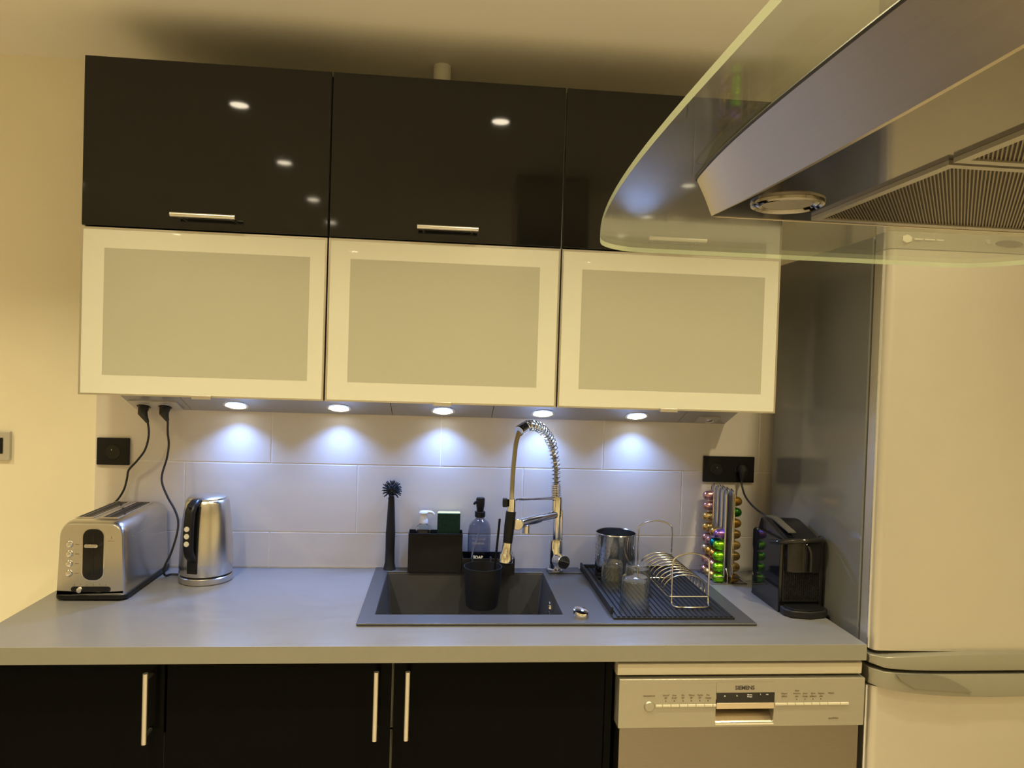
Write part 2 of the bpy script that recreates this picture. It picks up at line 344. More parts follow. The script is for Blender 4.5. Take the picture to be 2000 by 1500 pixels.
# ------------------------------------------------------------ worktop and base units
CXL, CXR = -.118, 1.9336
t = thing('worktop', (.9, -.3, .872), 'grey stone-look laminate worktop running under the tiles', 'worktop')
B().ring_slab((CXL, .730, 1.695, CXR), (-.633, -.492, -.030, -.0005), .8725, .91).obj('top', laminate, t, bevel=.0008)
B().box(CXL, CXR, -.635, -.6331, .872, .9098).obj('edge_band', edge_m, t)
def vbar(x, z0, z1, parent):
    b_ = B(); b_.cyl((x, -.638, z0), (x, -.638, z1), .0058, n=16)
    for q in (z0 + .015, z1 - .015): b_.cyl((x, -.602, q), (x, -.637, q), .004, n=10)
    return b_.obj('handle', alu_m, parent)
G1, G2, G3 = .3037, .8070, 1.3070
for x0, x1, hx, lab in ((-.112, G1, .2742, 'glossy black base cabinet with bar handle at free end of worktop'), (G1, G2, .7724, 'glossy black base cabinet with its bar handle towards the sink'), (G2, G3, .8428, 'glossy black base cabinet with bar handle under the sink bowl')):
    t = thing('base_cabinet', ((x0 + x1) / 2, -.3, .0), lab, 'cabinet', 'black base cabinets')
    bb = B()
    zl = .8715 if x0 < G1 - .1 else (.8715 if x0 < G2 - .1 else .70); zr = .8715 if x0 < G1 - .1 else .70
    bb.box(x0 + .0005, x0 + .016, -.5838, -.02, .10, zl); bb.box(x1 - .016, x1 - .0005, -.5838, -.02, .10, zr); bb.box(x0 + .016, x1 - .016, -.58, -.02, .10, .116); bb.box(x0 + .016, x1 - .016, -.03, -.02, .116, min(zl, zr)); bb.box(x0 + .016, x1 - .016, -.58, -.565, .84, .8715) if zl > .8 and zr > .8 else None
    bb.box(x0 + .0005, x0 + .016, -.5838, -.52, .695, .8715); bb.box(x1 - .016, x1 - .0005, -.5838, -.52, .695, .8715)
    bb.obj('carcass', edge_white, t)
    d = B().box(x0 + .0025, x1 - .0025, -.60, -.5842, .105, .868).obj('door', black_base, t, bevel=.001)
    B().box(x0 + .001, x1 - .001, -.53, -.515, 0, .0995).obj('plinth', carc_m, t)
    vbar(hx, .697, .853, d)
t = tag(B().box(G3 + .0015, 1.3235, -.60, -.02, 0, .8715).obj('end_panel', black_base, bevel=.001), 'narrow black panel between base cabinet and dishwasher', 'panel')

# ------------------------------------------------------------ sink
SX0, SX1, SY0, SY1, ZR = .710, 1.716, -.510, -.010, .9175
BX0, BX1, BY0, BY1 = .750, 1.226, -.443, -.056
t = thing('sink', (1.2, -.26, .91), 'black composite inset sink with one bowl and drainer', 'sink')
B().ring_slab((SX0, BX0, BX1, SX1), (SY0, BY0, BY1, SY1), .9102, ZR).obj('rim', granite, t, bevel=.003, seg=3)
bb = B(); zb = .735; i_ = .018; th = .008
vo_ = [bb.bm.verts.new(p) for p in ((BX0, BY0, ZR - .003), (BX1, BY0, ZR - .003), (BX1, BY1, ZR - .003), (BX0, BY1, ZR - .003))]
vi_ = [bb.bm.verts.new(p) for p in ((BX0 + i_, BY0 + i_, zb), (BX1 - i_, BY0 + i_, zb), (BX1 - i_, BY1 - i_, zb), (BX0 + i_, BY1 - i_, zb))]
ve = [bb.bm.verts.new(p) for p in ((BX0 - th, BY0 - th, ZR - .006), (BX1 + th, BY0 - th, ZR - .006), (BX1 + th, BY1 + th, ZR - .006), (BX0 - th, BY1 + th, ZR - .006))]
vf = [bb.bm.verts.new(p) for p in ((BX0, BY0, zb - th), (BX1, BY0, zb - th), (BX1, BY1, zb - th), (BX0, BY1, zb - th))]
for k in range(4):
    j = (k + 1) % 4
    bb.bm.faces.new((vo_[k], vo_[j], vi_[j], vi_[k])); bb.bm.faces.new((ve[k], vf[k], vf[j], ve[j])); bb.bm.faces.new((vo_[k], ve[k], ve[j], vo_[j]))
bb.bm.faces.new(vi_); bb.bm.faces.new(vf[::-1])
bb.obj('bowl', granite, t, bevel=.006, seg=3)
B().lathe([(0, 0), (.04, 0), (.045, .002), (.045, .0), (.0, .0)], (.985, -.25, zb + .0005)).obj('drain', chrome, t)
b_ = B().lathe([(0, .004), (.010, .004), (.011, .001), (.016, .001), (.020, .003), (.0205, .0), (0, 0)], n=24, mtx=Matrix.Translation((1.222, -.25, .867)) @ Matrix.Rotation(-math.radians(90), 4, 'Y'))
b_.obj('overflow', chrome, t)
b_ = B().lathe([(0, .0), (.0205, .0), (.0205, .006), (.019, .016), (.012, .0185), (0, .019)], (1.270, -.458, ZR), n=28)
for v in b_.bm.verts:
    if v.co.z > ZR + .01: v.co.z += (v.co.x - 1.27) * -.12 + (v.co.y + .458) * .2
k_ = b_.obj('drain_knob', chrome, t)
B().box(1.243, 1.345, -.076, -.016, ZR + .0002, ZR + .0045).obj('tap_plate', granite, t, bevel=.001)

# ------------------------------------------------------------ tap
ZT = ZR + .0046
cx, cy = 1.2675, -.046
t = thing('kitchen_tap', (cx, cy, ZT), 'chrome spring-neck kitchen tap with pull-down spray head', 'tap')
B().lathe([(0, 0), (.027, 0), (.027, .004), (.022, .008), (.0215, .085), (.019, .095), (.0, .095)], (cx, cy, ZT), n=32).obj('base', chrome, t)
B().lathe([(0, .09), (.0135, .09), (.0135, .205), (.0, .205)], (cx, cy, ZT), n=24).obj('column', chrome, t)
B().lathe([(0, 0), (.0175, 0), (.0175, .052), (.015, .06), (0, .06)], (cx - .002, cy, 1.092), n=24).obj('upper_sleeve', chrome, t)
B().cyl((cx + .014, cy - .006, .955), (cx + .012, cy - .006, 1.11), .005).obj('feed_pipe', chrome, t)
kd = Vector((.36, -.93, 0)).normalized()
kc = Vector((cx, cy, .957))
B().cyl(kc + kd * .012, kc + kd * .050, .0222, n=28).obj('mixer_knob', chrome, t, bevel=.002)
path = catmull([Vector(p) for p in ((cx - .005, cy, 1.14), (1.2600, -.046, 1.2), (1.2572, -.047, 1.2442), (1.2422, -.058, 1.3121), (1.2158, -.085, 1.3539), (1.1838, -.12, 1.3755), (1.1525, -.152, 1.3785), (1.1263, -.182, 1.366))], 14)
B().tube(path, .0062, n=10).obj('neck_hose', hose_m, t)
sp_ = []; L = 0.; cum = [0.]
for a, b_ in zip(path, path[1:]): L += (b_ - a).length; cum.append(L)
def on(s_):
    for k in range(len(path) - 1):
        if cum[k + 1] >= s_:
            f = (s_ - cum[k]) / (cum[k + 1] - cum[k] + 1e-9); return path[k].lerp(path[k + 1], f), (path[k + 1] - path[k]).normalized()
    return path[-1], (path[-1] - path[-2]).normalized()
ph = 0.; s_ = 0.; side = Vector((.7, .7, 0)).normalized()
while s_ < L:
    p, tg = on(s_); n1 = (side - tg * side.dot(tg)).normalized(); n2 = tg.cross(n1)
    sp_.append(p + .0148 * (math.cos(ph) * n1 + math.sin(ph) * n2))
    pitch = .0056 if s_ < .05 else .0130
    s_ += pitch / 12; ph += 2 * math.pi / 12
B().tube(sp_, .0021, n=6).obj('spring', chrome, t)
e = path[-1]; tg = (path[-1] - path[-3]).normalized()
B().cyl(e - tg * .03, e + tg * .006, .0165, n=24).obj('spring_collar', chrome, t, bevel=.002)
hp = [e, Vector((1.1175, -.19, 1.335)), Vector((1.1139, -.195, 1.3093)), Vector((1.1094, -.2, 1.2506)), Vector((1.1083, -.2, 1.1913)), Vector((1.108, -.2, 1.12))]
B().tube(hp, .0068, n=12, smooth=8).obj('pull_hose', hose_m, t)
s0, s1 = Vector((1.108, -.2, 1.142)), Vector((1.0955, -.205, .985)); ax = (s1 - s0)
q = ax.to_track_quat('Z', 'Y').to_matrix().to_4x4(); LL = ax.length
B().lathe([(0, -.006), (.0115, -.006), (.0125, 0), (.0125, .012), (.0, .012)], n=24, mtx=Matrix.Translation(s0) @ q).obj('spray_neck', chrome, t)
B().lathe([(0, .008), (.0145, .008), (.0152, .05), (.0135, .10), (0, .10)], n=24, mtx=Matrix.Translation(s0) @ q).obj('spray_grip', bl_plastic, t)
B().lathe([(0, .098), (.0135, .098), (.0145, .125), (.0205, .134), (.0205, .154), (.0, .154)], n=28, mtx=Matrix.Translation(s0) @ q).obj('spray_head', chrome, t)
B().lathe([(0, .154), (.0195, .154), (.018, .160), (.0, .160)], n=24, mtx=Matrix.Translation(s0) @ q).obj('spray_face', bl_plastic, t)
a, b_ = Vector((cx - .004, cy, 1.147)), Vector((1.108, -.2, 1.168)); dr = (a - b_).normalized()
B().cyl(a, b_ + dr * .011, .0045, n=12).obj('holder_arm', chrome, t)
B().lathe([(.0085, -.012), (.0125, -.012), (.0125, .012), (.0085, .012), (.0085, -.012)], (1.108, -.2, 1.158), n=24).obj('holder_ring', chrome, t)
B().box(1.082, 1.0955, -.2145, -.194, 1.148, 1.172).obj('holder_clip', bl_plastic, t, bevel=.002)
a, b_ = Vector((cx, cy, 1.098)), Vector((1.138, -.172, 1.094)); dr = (b_ - a).normalized()
B().tube([a, a + dr * .09, a + dr * .0901, b_], [.012, .012, .0145, .0145], n=20).obj('spout', chrome, t)
B().cyl(b_ + Vector((-.004, .014, 0)), b_ + Vector((-.010, -.022, 0)), .0168, n=28).obj('spout_disc', chrome, t, bevel=.002)
B().cyl(a.lerp(b_, .84) - Vector((0, 0, .008)), a.lerp(b_, .84) - Vector((0, 0, .034)), .0105, n=20).obj('spout_outlet', chrome, t)

# ------------------------------------------------------------ things around the sink
# dish brush
t = thing('dish_brush', (.7535, -.033, ZR), 'black dish brush standing upright on the sink rim', 'brush')
B().lathe([(0, 0), (.0195, 0), (.0185, .004), (.0150, .02), (.0140, .06), (.0145, .11), (.0118, .17), (.0095, .215), (.0085, .225), (0, .226)], (.7535, -.033, ZR), n=24).obj('handle', bl_matte, t)
hc = Vector((.7545, -.035, ZR + .245)); bb = B()
B().lathe([(0, -.018), (.010, -.016), (.017, -.006), (.017, .006), (.010, .016), (0, .018)], hc, n=20).obj('head', bl_matte, t)
for k in range(72):
    z = 1 - 2 * (k + .5) / 72; r = math.sqrt(1 - z * z); a = k * 2.39996; dv = Vector((r * math.cos(a), r * math.sin(a), z))
    if dv.z < -.75 or hc.y + dv.y * .032 > -.004: continue
    bb.cyl(hc + dv * .012, hc + dv * random.uniform(.029, .033), .0019, .0016, n=6)
o = bb.obj('bristles', bl_matte, t); o['kind'] = 'stuff'
# sink organiser
t = thing('sink_organiser', (.97, -.045, ZR), 'black plastic sink organiser with tall bin and low tray', 'organiser')
def open_box(x0, x1, y0, y1, z0, z1, fl, th=.0022):
    b_ = B(); b_.ring_slab((x0, x0 + th, x1 - th, x1), (y0, y0 + th, y1 - th, y1), z0, z1); b_.box(x0 + th * .9, x1 - th * .9, y0 + th * .9, y1 - th * .9, z0 + .0003, fl); return b_
open_box(.810, .9745, -.066, -.008, ZR + .0005, 1.036, .974).obj('tall_bin', bl_matte, t, bevel=.0007)
open_box(.9750, 1.1340, -.094, -.008, ZR + .0005, .968, ZR + .006).obj('low_tray', bl_matte, t, bevel=.0007)
# clear pump bottle in the bin
t = thing('pump_bottle', (.8535, -.037, .9745), 'small clear pump bottle with white pump head in the black bin', 'bottle')
B().lathe([(0, 0), (.022, 0), (.0235, .003), (.0235, .068), (.020, .078), (.0125, .084), (.0125, .088), (.0113, .088), (.0113, .084), (.018, .076), (.021, .066), (.021, .004), (0, .003)], (.8535, -.037, .9745), n=32).obj('bottle_body', clear_pl, t)
B().lathe([(0, .0885), (.0145, .0885), (.0140, .098), (.0115, .104), (.0105, .112), (.0105, .117), (0, .117)], (.8535, -.037, .9745), n=28).obj('collar', white_pl, t)
b_ = B().lathe([(0, .1165), (.0135, .1165), (.0145, .120), (.012, .1245), (0, .126)], (.8535, -.037, .9745), n=28)
b_.tube([(.858, -.037, 1.0955), (.870, -.037, 1.096), (.880, -.037, 1.094), (.8845, -.037, 1.0885)], [.006, .005, .004, .0035], n=12, smooth=4)
b_.obj('pump_head', white_pl, t)
# sponge
t = thing('sponge', (.931, -.037, .9745), 'green and yellow scouring sponge standing in the black bin', 'sponge')
B().box(.896, .966, -.0405, -.016, .9745, 1.0955).obj('foam', sponge_y, t, bevel=.003)
B().box(.896, .966, -.048, -.0408, .9745, 1.0940).obj('scrub_pad', sponge_g, t, bevel=.001)
# soap bottle
sbx, sby, sbz = 1.0262, -.052, ZR + .0062
t = thing('soap_bottle', (sbx, sby, sbz), 'grey-tinted round soap bottle with black pump and white lettering', 'bottle')
B().lathe([(0, 0), (.033, 0), (.0355, .003), (.0355, .122), (.033, .137), (.026, .148), (.016, .155), (.0135, .158), (.0135, .166), (.0122, .166), (.0122, .157), (.024, .146), (.031, .135), (.0337, .121), (.0337, .005), (0, .004)], (sbx, sby, sbz), n=40).obj('bottle_body', smoke, t)
B().lathe([(0, .163), (.0162, .163), (.0162, .180), (.0, .180)], (sbx, sby, sbz), n=28).obj('collar', bl_plastic, t, bevel=.001)
b_ = B().lathe([(0, .180), (.0105, .180), (.0115, .190), (.0130, .198), (.0138, .217), (.012, .222), (0, .223)], (sbx, sby, sbz), n=24)
b_.tube([(sbx - .008, sby - .004, sbz + .210), (sbx - .016, sby - .008, sbz + .208), (sbx - .0205, sby - .010, sbz + .2025)], [.005, .0042, .0032], n=10, smooth=3)
b_.obj('pump_head', bl_plastic, t)
B().tube([(sbx, sby, sbz + .160), (sbx - .004, sby, sbz + .11), (sbx - .018, sby - .003, sbz + .06), (sbx - .026, sby - .004, sbz + .012)], .0022, n=8, smooth=6).obj('dip_tube', tube_m, t)
def wrap_text(body, size, z, m, bold=0):
    o = text('lettering', body, size, (0, 0, 0), m, None, bold=bold)
    for v in o.data.vertices:
        a = v.co.x / .0358 + math.atan2(-.12, 1) * 1.0; r = .0358 - v.co.y - .0004
        v.co = Vector((sbx + r * math.sin(a) , sby - r * math.cos(a), sbz + z + v.co.z))
    o.data.update(); o.parent = t; o.location = -Vector(t.location)
wrap_text('SOAP', .0125, .046, ink_l, .0004); wrap_text('ESSENTIAL', .0085, .088, ink_dim); wrap_text('FRAGRANCE', .0075, .101, ink_dim)
# hanging cup with a stick
t = thing('hanging_cup', (1.034, -.154, .84), 'round black cup hanging inside the sink bowl below soap bottle', 'cup')
B().lathe([(0, 0), (.042, 0), (.047, .006), (.0545, .085), (.0565, .120), (.0545, .120), (.0525, .085), (.045, .008), (0, .006)], (1.034, -.154, .842), n=44).obj('cup_body', bl_matte, t)
B().tube([(1.005, -.104, .955), (1.005, -.0985, .972), (1.005, -.0945, .9725)], .003, n=8).tube([(1.06, -.104, .955), (1.06, -.0985, .972), (1.06, -.0945, .9725)], .003, n=8).obj('hook', bl_matte, t)
tag(B().tube([(1.062, -.150, .849), (1.0785, -.163, 1.104)], .0036, n=10).obj('stick', bl_plastic), 'thin black stick handle leaning in the black hanging cup', 'utensil')

# ------------------------------------------------------------ drainer side
# ribbed tray
TX0, TX1, TY0, TY1, ZD = 1.350, 1.668, -.482, -.022, ZR + .0004
t = thing('drying_tray', (1.51, -.25, ZD), 'black ribbed drying tray lying on the drainer', 'tray')
B().box(TX0, TX1, TY0, TY1, ZD, ZD + .004).obj('base', bl_matte, t, bevel=.0008)
b_ = B(); b_.box(TX0, TX0 + .006, TY0 + .03, TY1, ZD + .004, ZD + .021); b_.box(TX0 + .006, TX1, TY1 - .006, TY1, ZD + .004, ZD + .016)
b_.obj('raised_rim', bl_matte, t, bevel=.001)
pr = None; nr = 23
for k in range(nr):
    x = TX0 + .014 + (TX1 - TX0 - .022) * k / (nr - 1)
    if pr is None:
        pr = B().prism([(x - .0045, ZD + .004), (x + .0045, ZD + .004), (x + .0028, ZD + .0072), (x - .0028, ZD + .0072)], 'y', TY0 + .003, TY1 - .008).obj('rib', bl_matte, t); xx = x; l0 = pr.location.copy()
    else:
        c = pr.copy(); COL.objects.link(c); c.location = l0 + Vector((x - xx, 0, 0))
ZS = ZD + .0074
# perforated cup
t = thing('cutlery_cup', (1.4365, -.125, ZS), 'tall perforated steel cutlery cup standing on the drying tray', 'cup')
B().lathe([(0, 0), (.0585, 0), (.0605, .003), (.0605, .132), (.0615, .134), (.0605, .136), (.0590, .134), (.0590, .004), (0, .003)], (1.4365, -.125, ZS), n=56).obj('cup_wall', dimple, t)
hd = None
dk = mat('hole_dark', (.02, .018, .015), .7, noise=.1)
hb = B()
for row in range(8):
    for k in range(26):
        a = 2 * math.pi * (k + .5 * (row % 2)) / 26
        c = Vector((1.4365 + .0606 * math.cos(a), -.125 + .0606 * math.sin(a), ZS + .018 + row * .0115)); n = Vector((math.cos(a), math.sin(a), 0))
        hb.cyl(c - n * .0006, c + n * .0002, .0014, n=8)
o = hb.obj('perforations', dk, t); o['kind'] = 'stuff'
# three tumblers upside down
def tumbler(loc, label, r=.037, h=.075):
    return tag(B().lathe([(0, h), (r * .80, h), (r * .87, h - .004), (r, .004), (r, 0), (r - .0016, 0), (r - .0018, .004), (r * .87 - .002, h - .012), (r * .74, h - .014), (0, h - .013)], loc, n=44).obj('glass_tumbler', tumbler_glass), label, 'glass', 'upturned tumblers on the drying tray')
tumbler((1.4055, -.222, ZS), 'clear upturned tumbler directly in front of the steel cup', .0335, .072)
tumbler((1.4690, -.262, ZS), 'clear upturned tumbler between the steel cup and wire plate rack', .0395, .076)
tumbler((1.4280, -.388, ZS), 'clear upturned tumbler standing alone before the other two', .0395, .076)
# wire plate rack
t = thing('plate_rack', (1.57, -.26, ZS), 'steel wire plate rack with two hoop handles and ten arcs', 'plate rack')
def hoop(y, x0, x1, zt, lean=0.):
    pts = [(x0 + .008, y - .022, ZS + .0029), (x0 + .001, y - .010, ZS + .004), (x0, y, ZS + .02), (x0, y, zt - .03), (x0 + .006, y, zt - .010), (x0 + .026, y, zt), ((x0 + x1) / 2, y, zt + .004), (x1 - .026, y, zt), (x1 - .006, y, zt - .010), (x1, y, zt - .03), (x1, y, ZS + .02), (x1 - .001, y - .010, ZS + .004), (x1 - .008, y - .022, ZS + .0029)]
    return B().tube(pts + [(x1 - .03, y - .028, ZS + .004), (x0 + .03, y - .028, ZS + .004)], .0022, n=8, closed=True, smooth=5)
hoop(-.125, 1.5075, 1.611, 1.093).obj('hoop_handle', wire_m, t); hoop(-.395, 1.5275, 1.628, 1.062).obj('hoop_handle', wire_m, t)
RX0, RX1 = 1.5145, 1.6300
B().tube([(RX0, -.105, ZS + .026), (RX0, -.395, ZS + .026), (RX0 + .006, -.402, ZS + .026), (RX1 - .006, -.402, ZS + .026), (RX1, -.395, ZS + .026), (RX1, -.105, ZS + .026), (RX1 - .006, -.098, ZS + .026), (RX0 + .006, -.098, ZS + .026)], .0019, n=8, closed=True).obj('side_rails', wire_m, t)
arc = None
for k in range(10):
    y = -.122 - .0265 * k
    if arc is None:
        pts = [(RX0 + (RX1 - RX0) * .5 * (1 - math.cos(math.pi * q / 16)), y + .0 - .012 * math.sin(math.pi * q / 16), ZS + .026 + .050 * math.sin(math.pi * q / 16) ** .8) for q in range(17)]
        arc = B().tube(pts, .0019, n=7).obj('divider_arc', wire_m, t); l0 = arc.location.copy(); y0 = y
    else:
        c = arc.copy(); COL.objects.link(c); c.location = l0 + Vector((0, y - y0, 0))

# ------------------------------------------------------------ capsule rack
RCX = 1.780; ZC = .9102
t = thing('capsule_rack', (RCX, -.09, ZC), 'chrome wire rack for coffee capsules beside the coffee machine', 'capsule rack')
B().tube([(1.732, -.152, ZC + .002), (1.842, -.152, ZC + .002), (1.842, -.022, ZC + .002), (1.732, -.022, ZC + .002)], .0019, n=8, closed=True).obj('base_frame', wire_d, t)
b_ = B()
for y in (-.152, -.022): b_.tube([(RCX, y, ZC + .002), (RCX, y, ZC + .03), (RCX, y + (.012 if y < -.1 else -.012), ZC + .045)], .002, n=8)
b_.obj('upright', wire_d, t)
CY = (-.138, -.104, -.070, -.036)
chan = None; fl = None
for sx in (-1, 1):
    for k, y in enumerate(CY):
        x = RCX + sx * .011
        b_ = B().tube([(x, y - .0135, ZC + .022), (x, y - .0135, ZC + .272), (x, y - .010, ZC + .284), (x - sx * .004, y, ZC + .290), (x, y + .010, ZC + .284), (x, y + .0135, ZC + .272), (x, y + .0135, ZC + .022), (x, y, ZC + .012)], .0015, n=6, closed=True)
        b_.tube([(x + sx * .003, y - .0165, ZC + .030), (x + sx * .003, y - .0165, ZC + .275)], .0012, n=6); b_.tube([(x + sx * .003, y + .0165, ZC + .030), (x + sx * .003, y + .0165, ZC + .275)], .0012, n=6)
        b_.obj('wire_channel', wire_d, t)
        B().prism(rrect(y - .0115, y + .0115, ZC + .018, ZC + .286, .010), 'x', x - sx * .0030, x - sx * .0020).obj('channel_plate', mat('rack_plate', (.50, .50, .53), .28, .8, noise=.04), t)
    b_ = B().tube([(RCX + sx * .014, -.156, ZC + .025), (RCX + sx * .040, -.150, ZC + .022), (RCX + sx * .040, -.022, ZC + .022), (RCX + sx * .014, -.020, ZC + .025)], .0015, n=6).obj('stop_wire', wire_d, t)
# capsules
cap_cols = {'gold': (.62, .42, .13), 'pink': (.55, .30, .28), 'purple': (.26, .12, .42), 'teal': (.0, .13, .20), 'green': (.20, .55, .02), 'amber': (.55, .30, .05), 'bronze': (.42, .27, .08), 'pale': (.66, .50, .32), 'darkgreen': (.06, .25, .03)}
cap_m = {k: mat('capsule_' + k, v, .22, .85, noise=.06, nscale=40) for k, v in cap_cols.items()}
foil = mat('capsule_foil', (.72, .70, .66), .2, 1, noise=.05)
cap_mesh = {}
def capsule(x, y, z, sx, col, where):
    key = (col, sx)
    if key not in cap_mesh:
        o = B().lathe([(0, 0), (.0165, 0), (.0172, .0010), (.0150, .0016), (.0145, .012), (.0135, .020), (.0105, .0255), (.006, .0285), (0, .0292)], n=20, mtx=Matrix.Rotation(sx * math.radians(90), 4, 'Y')).obj('coffee_capsule', cap_m[col], None)
        o.location = (0, 0, 0); me = o.data; bpy.data.objects.remove(o)
        # mesh origin is its bottom centre; keep the flat end at the rack
        xs = [v.co.x for v in me.vertices]; base = min(xs) if sx > 0 else max(xs)
        for v in me.vertices: v.co.x -= base; v.co.z -= .0172
        cap_mesh[key] = me
    o = bpy.data.objects.new('coffee_capsule', cap_mesh[key]); COL.objects.link(o); o.location = (x, y, z)
    desc = {'gold': 'gold', 'pink': 'rose pink', 'purple': 'purple', 'teal': 'dark teal', 'green': 'bright green', 'amber': 'amber', 'bronze': 'bronze', 'pale': 'pale champagne', 'darkgreen': 'dark green'}[col]
    tag(o, '%s coffee capsule, %s' % (desc, where), 'capsule', 'coffee capsules in the wire rack'); return o
ztop = ZC + .262; dz = .0337
L_rear = ['pink', 'pink', 'gold', 'gold', 'pink', 'pale', 'pink', 'pink']
L_mid2 = [None, None, None, None, 'pink', 'amber', 'pink', 'gold']
L_mid1 = [None, None, None, 'bronze', 'teal', 'amber', 'pink', 'gold']
L_front = [None, None, None, 'purple', 'green', 'green', 'green', 'green']
R_front = ['amber', 'darkgreen', 'amber', 'bronze', 'gold', 'bronze', 'gold', 'bronze']
for cols, y, sx in ((L_rear, CY[3], -1), (L_mid2, CY[2], -1), (L_mid1, CY[1], -1), (L_front, CY[0], -1), (R_front, CY[0], 1), (['gold', 'amber', 'gold', 'gold', 'bronze', 'gold', 'gold', 'gold'], CY[1], 1)):
    for k, c in enumerate(cols):
        if c: capsule(RCX + sx * .0128, y, ztop - .010 - dz * k, sx, c, '%s level of rack, %s, %s side' % (('top', 'second', 'third', 'fourth', 'fifth', 'sixth', 'seventh', 'bottom')[k], {CY[3]: 'column nearest tiles', CY[2]: 'second column from tiles', CY[1]: 'third column from tiles', CY[0]: 'column furthest from tiles'}[y], 'drying tray' if sx < 0 else 'coffee machine'))

# ------------------------------------------------------------ coffee machine
ZM = .9102; MX0, MX1 = 1.8205, 1.9440; MYB, MYF = -.236, -.402
t = thing('coffee_machine', ((MX0 + MX1) / 2, -.33, ZM), 'small glossy black capsule coffee machine against the fridge side', 'coffee machine')
prof = [(MYF, ZM), (MYB + .004, ZM), (MYB, ZM + .012), (MYB, ZM + .130), (MYB + .008, ZM + .142), (MYB + .010, ZM + .190), (MYB - .006, ZM + .198), (MYB - .020, ZM + .228), (MYB - .05, ZM + .2285), (MYF + .030, ZM + .207), (MYF, ZM + .200)]
B().prism(prof, 'x', MX0 + .010, MX1 - .010).obj('body', bl_shiny, t, bevel=.003)
sp1 = [(MYF - .002, ZM + .001), (MYB + .005, ZM + .001), (MYB + .001, ZM + .010), (MYB + .001, ZM + .128), (MYB + .007, ZM + .141), (MYB + .007, ZM + .188), (MYB - .008, ZM + .197), (MYF - .002, ZM + .196)]
B().prism(sp1, 'x', MX0, MX0 + .0095).obj('side_panel', bl_shiny, t, bevel=.002); B().prism(sp1, 'x', MX1 - .0095, MX1).obj('side_panel', bl_shiny, t, bevel=.002)
lid = B().prism([(MYB - .012, ZM + .2290), (MYB - .05, ZM + .2292), (MYF + .016, ZM + .2115), (MYF + .016, ZM + .2145), (MYB - .05, ZM + .2335), (MYB - .012, ZM + .2325)], 'x', MX0 + .030, MX0 + .052).obj('lid', mat('lid_grey', (.09, .085, .07), .2, noise=.1, coat=.3), t)
mxc = (MX0 + MX1) / 2
lev = [(MX0 - .0085, -.368, ZM + .184), (MX0 - .003, -.404, ZM + .190), (MX0 + .025, -.428, ZM + .199), (mxc, -.438, ZM + .203), (MX1 - .025, -.428, ZM + .203), (MX1 - .004, -.404, ZM + .200), (MX1 + .003, -.378, ZM + .197)]
B().tube(lev, .0068, n=12, smooth=6).obj('lever', mat('lever_gloss', (.03, .028, .026), .12, .6, noise=.1), t)
b_ = B().prism([(MX0 + .010, MYF), (MX0 + .014, MYF - .016), (MX0 + .030, MYF - .026), (MX1 - .030, MYF - .026), (MX1 - .014, MYF - .016), (MX1 - .010, MYF)], 'z', ZM + .112, ZM + .196)
b_.obj('brew_head', bl_shiny, t, bevel=.004)
B().tube([(mxc + .004, MYF - .0262, ZM + .188), (mxc + .012, MYF - .029, ZM + .165), (mxc + .012, MYF - .029, ZM + .118)], .006, n=12, smooth=4).obj('spout', bl_shiny, t)
B().box(MX0 + .010, MX1 - .010, MYF - .003, MYF, ZM + .030, ZM + .112).obj('grid_backing', bl_matte, t)
hx = B(); rr = .0030
for r_ in range(13):
    for c in range(17):
        x = MX0 + .0145 + c * .0059; z = ZM + .037 + r_ * .0058 + (.0029 if c % 2 else 0)
        pts = [(x + rr * math.cos(math.radians(60 * k)), MYF - .004, z + rr * math.sin(math.radians(60 * k))) for k in range(6)]
        hx.tube(pts, .00055, n=4, closed=True)
o = hx.obj('honeycomb_grid', bl_shiny, t); o['kind'] = 'stuff'
tr = [(MX0 + .004, MYF - .001), (MX0 + .002, MYF - .030), (MX0 + .016, MYF - .052), (mxc, MYF - .062), (MX1 - .016, MYF - .052), (MX1 + .002, MYF - .030), (MX1 - .004, MYF - .001)]
B().prism(tr, 'z', ZM, ZM + .020).obj('drip_tray', bl_matte, t, bevel=.004)
B().prism([(mxc + (x - mxc) * .86, MYF - .006 + (y - MYF) * .84) for x, y in tr], 'z', ZM + .0203, ZM + .0235).obj('drip_grille', bl_plastic, t, bevel=.001)

B().tube([(1.872, -.0112, 1.2425), (1.872, -.020, 1.2425), (1.871, -.027, 1.238), (1.868, -.028, 1.222), (1.867, -.028, 1.210)], [.0165, .0165, .0150, .0085, .0045], n=16, smooth=0).obj('plug', bl_rubber, t)
B().tube([(1.867, -.028, 1.213), (1.8655, -.034, 1.1947), (1.865, -.06, 1.168), (1.866, -.10, 1.150), (1.868, -.15, 1.138), (1.870, -.20, 1.132), (1.872, -.232, 1.118)], .0032, n=8, smooth=6).obj('cord', bl_rubber, t)

# ------------------------------------------------------------ wall sockets and switch
t = thing('wall_socket', (-.078, -.006, 1.219), 'single square black wall socket on the tiles above toaster', 'socket')
B().box(-.1246, -.0316, -.010, -.0003, 1.219, 1.3004).obj('plate', bl_plastic, t, bevel=.002)
B().lathe([(.0, .0), (.021, 0), (.021, .0006), (.0195, .0008), (.019, .0002), (0, .0002)], n=32, mtx=Matrix.Translation((-.078, -.0101, 1.2597)) @ Matrix.Rotation(math.radians(90), 4, 'X')).obj('socket_well', bl_shiny, t)
B().cyl((-.080, -.0108, 1.265), (-.080, -.0135, 1.265), .0016, n=10).obj('earth_pin', chrome, t)
t = thing('wall_socket', (1.831, -.006, 1.2007), 'double black wall socket on the tiles above the capsule rack', 'socket')
B().box(1.7457, 1.9159, -.010, -.0003, 1.2007, 1.2843).obj('plate', bl_plastic, t, bevel=.002)
